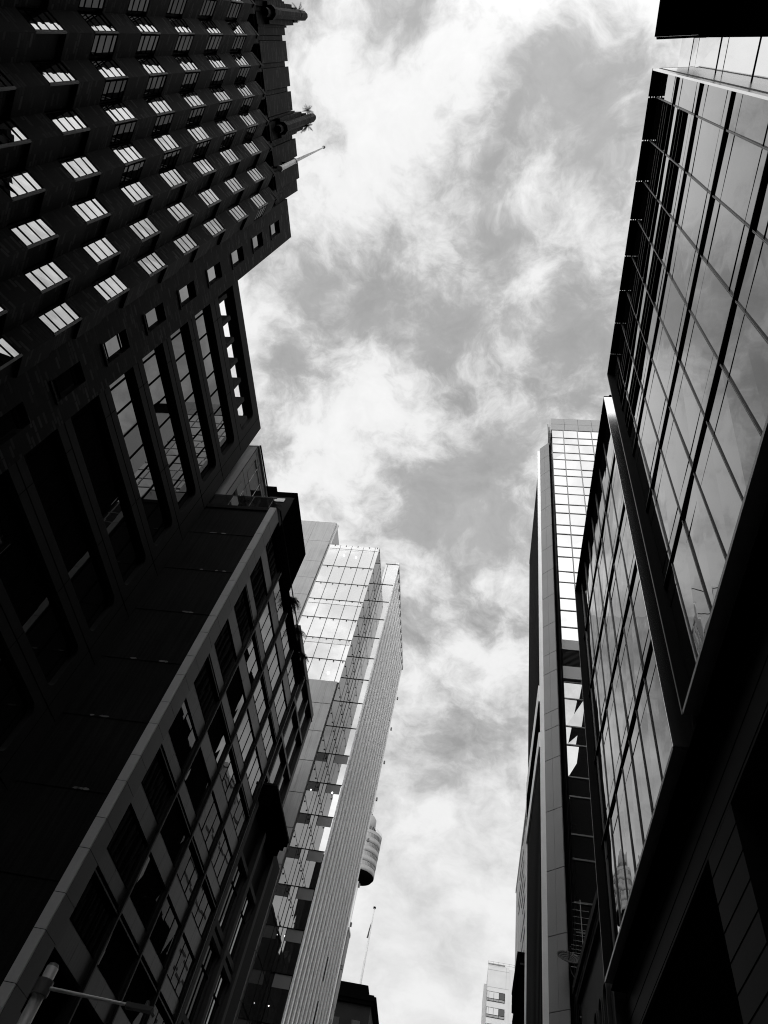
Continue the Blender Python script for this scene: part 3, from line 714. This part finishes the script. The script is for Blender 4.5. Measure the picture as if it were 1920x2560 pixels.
# ------------------------------------------------------------------ right: glass office with projecting boxes
XO, XG, ZT = 4.8, 5.10, 34.35
rb_ = thing('glass_office', 'dark glass office block with two projecting gridded glass boxes over a black base', 'building', (XG, 10, G))
bars = [(30.05, 30.45), (25.82, 26.36), (21.70, 22.22), (17.48, 18.0)]     # bottom, top of each recessed transom
def zbot(y): return 12.78 - .018 * (y - 8)
MB().box(7.4, 30, -70, 28.5, 12.9, 33.9).box(9, 30, -70, 39.4, 33.91, 49).box(12, 30, -70, 39.5, 20, 60).build('rear_mass', 'black', rb_)  # upper steps are unseen, raised to block sky mirrored in windows opposite
def glassbox(y0, y1, gaps, louv):
    # canopy of separate black panels, gaps between them show the sky
    ed = [y0] + gaps + [y1]
    for a, b in zip(ed, ed[1:]): MB().box(XO, XG - .02, a + (.028 if a != y0 else 0), b - (.028 if b != y1 else 0), ZT, ZT + .12).build('canopy_panel', 'black', rb_)
    for x in (XO + .1, XO + .2): MB().box(x - .025, x + .025, y0 + .05, y1 - .05, ZT + .121, ZT + .2).build('canopy_bearer', 'black', rb_)
    MB().box(XG - .02, 7.4, y0, y1, ZT, ZT + .3).build('roof_edge', 'black', rb_)
    # side frames and sill beam
    for ys, nm in ((y0, 'near'), (y1 - .06, 'far')):
        xe = 5.79 if nm == 'near' else XG + .3
        MB().hexa([(XO, ys, zbot(ys)), (xe, ys, zbot(ys)), (xe, ys + .06, zbot(ys)), (XO, ys + .06, zbot(ys)), (XO, ys, ZT - .003), (xe, ys, ZT - .003), (xe, ys + .06, ZT - .003), (XO, ys + .06, ZT - .003)]).build('side_frame', 'metal' if nm == 'near' else 'soot', rb_)
    a, b = y0 + .061, y1 - .061
    MB().hexa([(XO, a, zbot(a) - .05), (XG + .3, a, zbot(a) - .05), (XG + .3, b, zbot(b) - .05), (XO, b, zbot(b) - .05), (XO, a, zbot(a) + .06), (XG + .3, a, zbot(a) + .06), (XG + .3, b, zbot(b) + .06), (XO, b, zbot(b) + .06)]).build('sill_beam', 'rail', rb_)
    MB().box(XO - .012, XO + .025, y1 - .03, y1 + .012, zbot(y1), ZT).build('edge_trim', 'rail', rb_)
    cells = []
    e2 = [y0 + .1] + gaps + [y1 - .1]
    for y in gaps:
        MB().box(XG - .016, XG + .03, y - .021, y - .006, zbot(y) + .07, ZT - .01).box(XG - .016, XG + .03, y + .006, y + .021, zbot(y) + .07, ZT - .01).box(XG - .010, XG + .02, y - .006, y + .006, zbot(y) + .1, ZT - .02).build('fin', 'rail', rb_)
    tr = []
    for z0, z1 in bars:
        MB().box(XG - .02, XG + .25, y0 + .07, y1 - .07, z0, z0 + .17).build('transom', 'black', rb_)
        MB().box(XG - .03, XG + .01, y0 + .07, y1 - .07, z0 + .19, z0 + .215).build('transom_rail', 'rail', rb_)
    thin = MB()
    for z0, z1 in bars:
        for z in (z1 + .30, z0 - .80): thin.box(XG + .012, XG + .1, y0 + .07, y1 - .07, z - .007, z + .007)
    thin.build('glazing_line', 'bar', rb_)
    lev = [ZT - .01] + sum([[b + .172, b + .172] for b, t in bars], []) + [None]
    for ci, (a, b) in enumerate(zip(e2, e2[1:])):
        for zi, (zt_, zb_) in enumerate(zip(lev[0::2], lev[1::2])):
            zb0 = zb_ if zb_ is not None else zbot(a) + .06; zb1 = zb_ if zb_ is not None else zbot(b) + .06
            lo_ = louv and ci >= 1 and zi == 0
            if zi == 1 and louv and ci >= 1: pass
            t = [random.uniform(-.012, .012) for _ in range(4)]; x = XG + .02
            MB().poly((x + t[3], a + .02, zt_), (x + t[2], b - .02, zt_), (x + t[1], b - .02, zb1), (x + t[0], a + .02, zb0)).build('glass_pane', 'g_side' if (not louv and ci == 0) or b > y1 - .5 and louv else 'g_box', rb_)
            if louv and ci >= 1 and zi in (0, 1):
                lm = MB(); zz0, zz1 = (30.75, 32.7) if zi == 0 else (27.35, 29.1)
                lm.box(XG - .02, XG + .015, a + .05, b - .05, zz0, zz1); lm.build('louvre_panel', 'black', rb_)
                k = 3 if zi == 0 else 2
                for q in range(1, k + 1): zq = zz0 + (zz1 - zz0) * q / (k + 1); MB().box(XG - .03, XG - .015, a + .05, b - .05, zq - .009, zq + .009).build('louvre_rail', 'rail', rb_)
gaps1 = [2.165 + 1.572 * k for k in range(8)]
glassbox(1.17, 14.26, gaps1[:8] if gaps1[7] < 13.6 else gaps1[:7], True)
MB().box(5.02, 5.05, 1.155, 1.169, 12.9, 34.2).box(5.051, 5.11, 1.16, 1.169, 12.9, 34.2).build('drip_groove', 'rib', rb_)
gaps2 = [16.46 + 1.63 * k for k in range(8)]
glassbox(15.47, 28.62, [g for g in gaps2 if g < 28.2], False)
# recesses between the boxes
MB().box(XG + .62, XG + .70, 14.2, 15.55, 12.4, 34.2).build('recess_wall', 'g_side', rb_)
MB().box(XG + .32, XG + .36, 14.0, 14.45, 12.4, 34.1).box(XG + .40, XG + .44, 15.2, 15.46, 12.4, 34.1).build('recess_frame', 'bar', rb_)
for zt_, zb_ in ((34.45, 32.1), (31.9, 30.95), (30.9, 27.5), (27.3, 26.5), (26.4, 23.0), (22.8, 18), (17.9, 12.6)):
    t = random.uniform(-.01, .01)
    MB().poly((5.75 + t, .187, zb_), (5.75, 1.24, zb_), (5.75 + t, 1.24, zt_), (5.75, .187, zt_)).build('recess_pane', 'recess', rb_)
MB().box(5.77, 6.1, .19, 1.24, 12.5, 34.4).build('recess_bars', 'bar', rb_)
# upper box overhead, its soffit seen from below
MB().box(XO, 13, -14, .12, 34.75, 35.2).build('overhead_soffit', 'black', rb_)
MB().hexa([(XO, .124, 34.72), (13, .124, 34.72), (13, .21, 34.5), (XO, .21, 34.5), (XO, .124, 35.2), (13, .124, 35.2), (13, .21, 35.2), (XO, .21, 35.2)]).build('overhead_edge', 'metal', rb_)
osf = MB(); osf.box(9.0, 9.04, -6, .1, 34.72, 34.748).box(9.25, 9.29, -6, .1, 34.72, 34.748).box(8.4, 13, -2.55, -2.5, 34.72, 34.748)
osf.build('soffit_strip', 'rail', rb_)
MB().box(8.5, 12.5, -14, 0, 35.3, 44).build('overhead_storey', 'black', rb_)
# base: soffit, lintel, pier, openings
MB().box(5.0, 9, -20, 28.6, 12.15, 12.2).build('base_soffit', 'black', rb_)
pd = MB(); pd.box(5.5, 6.2, -20, 28.6, 10.42, 12.14).box(5.5, 6.2, 14.46, 16.75, G, 10.41); pd.build('base_wall', 'podium', rb_)
MB().box(7.2, 7.4, -20, 28.6, G, 12.1).build('shopfront', 'black', rb_)
pj = MB()
for z in (10.5, 11.15, 11.75): pj.box(5.494, 5.52, -20, 28.6, z, z + .03)
z = 9.9
while z > 0: pj.box(5.494, 5.52, 14.46, 16.75, z, z + .03); z -= .62
pj.build('base_joint', 'groove', rb_)
MB().box(5.6, 5.7, 16.8, 28.6, G, 10.4).build('base_glazing', 'black', rb_)

# ------------------------------------------------------------------ right: stone gable front with dish and aerial
gg = thing('stone_house', 'dark stone house with arched niches and raked eaves next to the glass office', 'building', (5.1, 33, G))
MB().box(5.15, 11.9, 28.9, 37.6, G, 15.2).build('wall', 'stone', gg)
MB().box(4.95, 11.9, 28.9, 37.7, 15.2, 15.45).box(4.8, 11.9, 28.9, 37.75, 15.6, 15.95).build('eaves', 'soot', gg)
MB().box(4.93, 4.99, 28.9, 37.72, 15.46, 15.58).build('eaves_trim', 'fin_dark', gg)
for k in range(6):
    y = 29.6 + 1.32 * k; m = MB(); pts = []
    r = .36; zc_ = 12.6
    outer = [(y + .45 + .47 * math.cos(R(a)), zc_ + .47 * math.sin(R(a))) for a in range(0, 181, 15)]
    inner = [(y + .45 + r * math.cos(R(a)), zc_ + r * math.sin(R(a))) for a in range(0, 181, 15)]
    o2 = [(outer[0][0], 7.5)] + outer + [(outer[-1][0], 7.5)]; i2 = [(inner[0][0], 7.5)] + inner + [(inner[-1][0], 7.5)]
    for q in range(len(o2) - 1):
        m.hexa([(5.0, *i2[q]), (5.14, *i2[q]), (5.14, *i2[q + 1]), (5.0, *i2[q + 1]), (5.0, *o2[q]), (5.14, *o2[q]), (5.14, *o2[q + 1]), (5.0, *o2[q + 1])])
    fo = m.build('arch', 'stone', gg)
    d_ = MB(); d_.poly(*[(5.146, a, b) for a, b in i2]); d_.build('niche', 'groove', fo)
dish = thing('satellite_dish', 'grey satellite dish on a bracket above the stone eaves', 'dish', (4.85, 38.0, 16.3))
dm = MB(); c = Vector((4.75, 38.4, 17.35)); ax = Vector((.1, -.72, .68)).normalized(); u = ax.orthogonal().normalized(); w = ax.cross(u); nR = 28
ringv = []
for j in range(6):
    r = .62 * j / 5; h = .16 * (j / 5) ** 2
    ringv.append([c + ax * h + (u * math.cos(6.2832 * k / nR) + w * math.sin(6.2832 * k / nR)) * max(r, .005) for k in range(nR)])
for j in range(5):
    for k in range(nR):
        k2 = (k + 1) % nR; dm.poly(ringv[j][k], ringv[j][k2], ringv[j + 1][k2], ringv[j + 1][k])
do = dm.build('reflector', 'fin_dark', dish, True)
sd = do.modifiers.new('thick', 'SOLIDIFY'); sd.thickness = .03
MB().tube(c, c + ax * .55, .02, .02, 6).tube(c + ax * .5, c + ax * .66, .06, .05, 8).build('feed_arm', 'rib', dish)
MB().tube(c - ax * .02, (4.85, 38.0, 16.6), .035, .035, 8).tube((4.85, 38.0, 16.6), (5.2, 37.6, 15.9), .03, .03, 8).build('bracket', 'rib', dish)
an = thing('tv_aerial', 'comb shaped television aerial with many thin rods beside the dish', 'aerial', (5.15, 36.6, 15.9))
am = MB(); bt0, bt1 = Vector((5.22, 36.4, 16.7)), Vector((5.16, 36.2, 19.3))
am.tube((5.2, 36.5, 15.9), bt0, .025, .025, 6).tube(bt0, bt1, .02, .02, 6); am.build('boom', 'steel', an)
ar = MB()
for i in range(11):
    q = bt0.lerp(bt1, ((i + .5) / 11) ** 1.5); h = .5 - .012 * i if i > 3 else .55
    ar.tube(q - Vector((h, 0, 0)), q + Vector((h, 0, 0)), .010, .010, 5)
ar.tube((4.6, 36.4, 16.2), (5.6, 36.4, 16.2), .016, .016, 5); ar.build('rods', 'steel', an)

# ------------------------------------------------------------------ right: tall tower with bright mirror glass
rtw = thing('mirror_tower', 'tall tower with bright mirror glass front, grey chamfered corner and black finned side', 'building', (5, 40, G))
YF = 41.0; XL = 5.535
MB().box(XL + .05, 20, YF + .12, 56, G, 83.4).build('core', 'panel', rtw)
hd = MB()
for z0, z1 in ((80.55, 82.1), (82.14, 83.7)):
    for k in range(6): hd.box(XL - .1 + k * 1.69, XL - .1 + k * 1.69 + 1.66, YF - .02, YF + .1, z0, z1)
hd.build('head_panel', 'column', rtw)
MB().box(XL - .1, 20, YF + .0, YF + .1, 80.5, 83.75).build('head_backing', 'groove', rtw)
MB().box(XL - .16, XL - .1, YF - .02, 52, 79, 83.7).build('head_flank', 'panel', rtw)
ratios = [1.9638, 1.9135, 1.8733, 1.8207, 1.7807, 1.7268, 1.6897, 1.6372, 1.5962, 1.5457, 1.5057, 1.4520, 1.4135, 1.3603, 1.3222, 1.2673, 1.2289, 1.1748, 1.136, 1.085, 1.046]
low = [.938, .898, .835, .796, .7325, .6966, .6319, .593, .53, .49, .43, .39, .33, .29, .23, .19, .1]
xcol = [XL, XL + 1.37, XL + 3.08, XL + 4.76, XL + 6.45, XL + 8.1]
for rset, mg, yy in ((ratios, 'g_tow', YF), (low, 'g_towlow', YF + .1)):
    for i, (a, b) in enumerate(zip(rset, rset[1:])):
        za, zb2 = a * YF, b * YF
        f = MB(); f.box(XL, xcol[-1], yy - .05, yy + .04, za - .05, za + .05)
        if yy == YF:
            for x in xcol[1:-1]: f.box(x - .05, x + .05, yy - .055, yy + .04, zb2 + .05, za - .05)
        fo = f.build('glazing_bars', 'rail', rtw)
        g = MB()
        for x0, x1 in zip(xcol, xcol[1:]):
            t = [random.uniform(-.012, .012) for _ in range(4)]
            g.poly((x0, yy + t[0], zb2), (x1, yy + t[1], zb2), (x1, yy + t[2], za), (x0, yy + t[3], za))
        g.build('pane', mg, fo)
MB().box(XL - .05, 16, YF - .15, YF + .1, 1.018 * YF, 1.045 * YF).box(XL - .05, 16, YF - .15, YF + .1, .942 * YF, .973 * YF).build('concrete_band', 'panel', rtw)
MB().box(XL - .02, 16, YF + .0, YF + .09, .974 * YF, 1.017 * YF).build('vent_backing', 'black', rtw)
lvm = MB(); z = .976 * YF
while z < 1.015 * YF: lvm.box(XL - .02, 16, YF - .1, YF - .002, z, z + .04); z += .13
lvm.build('vent_slats', 'louvre', rtw)
# corner pilaster, chamfer panels, return
A = (3.62, 40.0); B = (3.90, 40.0); Cc = (4.79, 39.17)
MB().box(A[0], B[0], 40.0, 40.3, G, 73.0).build('corner_pilaster', 'white', rtw)
dx, dy = (Cc[0] - B[0]), (Cc[1] - B[1]); nx, ny = dy, -dx; q = math.hypot(nx, ny); nx, ny = nx / q, ny / q
zj = [39.8, 37.85, 34.13, 32.66, 30.17, 26.43, 22.65, 19.07, 15.5, 11.8, 8.1, 4.4]
zu = []; z = 39.8 + 3.3
while z < 73: zu.append(z); z += 3.45
zj = list(reversed(zu)) + zj
zj = [73.6] + zj + [G]
cm = MB()
for a, b in zip(zj, zj[1:]):
    for s0, s1 in ((.0, .495), (.505, 1.0)):
        p0 = (B[0] + dx * s0, B[1] + dy * s0); p1 = (B[0] + dx * s1, B[1] + dy * s1)
        cm.prism([p0, p1, (p1[0] + .06, p1[1] + .06), (p0[0] + .06, p0[1] + .06)], b + .02, a - .02)
cm.build('chamfer_panel', 'column', rtw)
MB().prism([(B[0] + .03, B[1] + .03), (Cc[0] + .02, Cc[1] + .05), (Cc[0] + .3, Cc[1] + .4), (B[0] + .3, 41)], G, 73.5).build('chamfer_backing', 'groove', rtw)
rv = MB(); rv.prism([(Cc[0] + .005, Cc[1] + .07), (XL - .08, YF - .05), (XL - .1, YF + .3), (Cc[0] + .1, YF)], G, 73.3); rv.build('return_wall', 'rib', rtw)
rl = MB()
for s in (.15, .4, .65, .88):
    x = Cc[0] + (XL - .08 - Cc[0]) * s; y = Cc[1] + .07 + (YF - .05 - Cc[1] - .07) * s; rl.box(x - .05, x + .02, y - .05, y + .03, G, 79)
rl.build('return_fins', 'bar', rtw)
# black finned side towards the street, stepped podium with white beams
YS1 = 52.0
MB().box(3.78, 5.2, 40.35, YS1, G, 67.3).box(4.1, 5.19, YS1 + .001, 58.3, G, 50).build('side_mass', 'black', rtw)  # low extension out of view, added to darken reflections in the grid office
MB().box(3.62, 3.76, 40.3, YS1 + .1, 67.0, 67.6).build('side_parapet', 'rib', rtw)
y = 40.55
while y < YS1: MB().box(3.62, 3.78, y, y + .16, G, 67.0).build('side_fin', 'soot', rtw); y += .85
MB().box(3.52, 3.62, 40.1, 52.1, 35.4, 36.9).build('podium_beam', 'white', rtw)
MB().box(3.52, 3.62, 40.1, 52.0, 31.4, 32.6).build('podium_beam', 'white', rtw)
MB().box(3.53, 3.615, 40.1, 51.9, 32.7, 35.3).build('podium_band', 'black', rtw)
MB().box(3.52, 3.62, 51.9, 52.15, G, 35.4).build('podium_post', 'white', rtw)

# ------------------------------------------------------------------ right: blocks further along
kb = thing('panelled_block', 'pale panelled block with slotted side showing past the black finned side', 'building', (4.2, 70, G))
MB().box(4.28, 16, 62, 78, G, 41.2).build('wall', 'conc_side', kb)
for i in range(26):
    z = 40.6 - i * 1.45; ya_ = 62 + random.uniform(0, 7); yb_ = min(78, ya_ + random.uniform(3, 9))
    MB().box(4.235, 4.279, ya_, yb_, z, z + .22).build('slot', 'rib', kb)
for k in range(5): MB().box(4.25, 4.279, 62.2 + 3.4 * k, 62.5 + 3.4 * k, G, 41.2).build('rib', 'render', kb)
MB().box(4.2, 16, 61.9, 78.1, 41.3, 41.7).build('coping', 'white', kb)
bx = thing('black_building', 'narrow black building with a stepped side below the panelled block', 'building', (3.5, 58, G))
MB().box(3.2, 3.78, 55, 61.6, 23.4, 24.7).box(3.18, 3.8, 54.9, 61.7, 24.7, 24.85).build('roof_storey', 'black', bx)
MB().box(3.33, 3.79, 55.05, 63, G, 23.39).build('wall', 'black', bx)
MB().box(3.4, 3.7, 54.9, 55.0, 24.0, 24.12).build('lamp_strip', 'rib', bx)
jb = thing('white_block', 'distant white block with dark ribbon windows at the bottom of the sky', 'building', (4, 196, G))
q_ = 1.6; YJ = 192.0
def jbox(m, x0, x1, y0, y1, z0, z1): m.box(x0 * q_, x1 * q_, YJ + y0, YJ + y1, z0 * q_ if z0 > 0 else G, z1 * q_)
m = MB(); jbox(m, 2.5, 5.75, 0, 14, 0, 51.7); jbox(m, 5.751, 6.6, .15, 14, 0, 51.5); m.build('wall', 'render', jb)
m = MB(); jbox(m, 2.02, 2.49, 4, 14, 0, 49.9); m.build('side_wall', 'render', jb)
for z in (51.0, 48.6): m = MB(); jbox(m, 2.5, 5.74, -.03, .04, z, z + .03); m.build('joint', 'column', jb)
m = MB(); jbox(m, 5.30, 5.33, -.03, .04, 48.6, 51.6); m.build('joint', 'column', jb)
for k in range(7):
    zt_ = 48.0 - 2.13 * k; f = MB(); jbox(f, 2.52, 5.2, -.10, .02, zt_ - 1.32, zt_); fo = f.build('window', 'black', jb)
    for x0, x1 in ((2.56, 2.79), (2.83, 3.53), (3.58, 4.3), (4.36, 5.14)):
        g = MB(); t = random.uniform(-.02, .02)
        jbox(g, x0, x1, -.12, -.10 + t * .1, zt_ - .92, zt_ - .06); g.build('pane', 'g_dim' if x0 > 4.3 else 'g_band', fo)
        g = MB(); jbox(g, x0, x1, -.12, -.101, zt_ - 1.26, zt_ - 1.0); g.build('vent_pane', 'column', fo)
jr = MB()
for z in (52.0, 52.3): jr.tube((2.5 * q_, YJ + .4, z * q_), (6.6 * q_, YJ + .4, z * q_), .03, .03, 5)
for k in range(6): jr.tube(((2.52 + k * .8) * q_, YJ + .4, 51.5 * q_), ((2.52 + k * .8) * q_, YJ + .4, 52.35 * q_), .03, .03, 5)
jr.build('roof_rail', 'column', jb)
MB().tube((2.5 * q_, YJ - .1, 51.82 * q_), (5.1 * q_, YJ - .1, 51.82 * q_), .17, .17, 12).build('roof_pipe', 'column', jb)

# ------------------------------------------------------------------ street lamp at the lower left
sp_ = thing('street_lamp', 'grey steel post with a thin side arm standing at the lower left', 'lamp post', (-4.0, 7.28, G))
MB().tube((-4.0, 7.28, G), (-4.0, 7.28, 2.44), .062, .058, 20).build('pole', 'steel', sp_, True)
MB().tube((-4.0, 7.28, 2.44), (-4.0, 7.28, 2.47), .055, .045, 20).build('cap', 'rail', sp_)
MB().tube((-4.0, 7.28, 2.20), (-4.0, 7.28, 2.33), .08, .08, 20).build('collar', 'rail', sp_)
MB().tube((-3.93, 7.28, 2.27), (-3.1, 7.30, 2.27), .017, .014, 12).build('arm', 'white', sp_, True)
hm = MB(); hm.box(-3.13, -2.88, 7.26, 7.34, 2.245, 2.285).tube((-3.14, 7.3, 2.265), (-3.06, 7.3, 2.265), .032, .03, 10); hm.tube((-2.95, 7.3, 2.285), (-2.95, 7.3, 2.33), .022, .018, 8)
hm.build('lamp_head', 'rail', sp_)

for o in bpy.data.objects:
    for k in ('_w', '_used'):
        if k in o: del o[k]
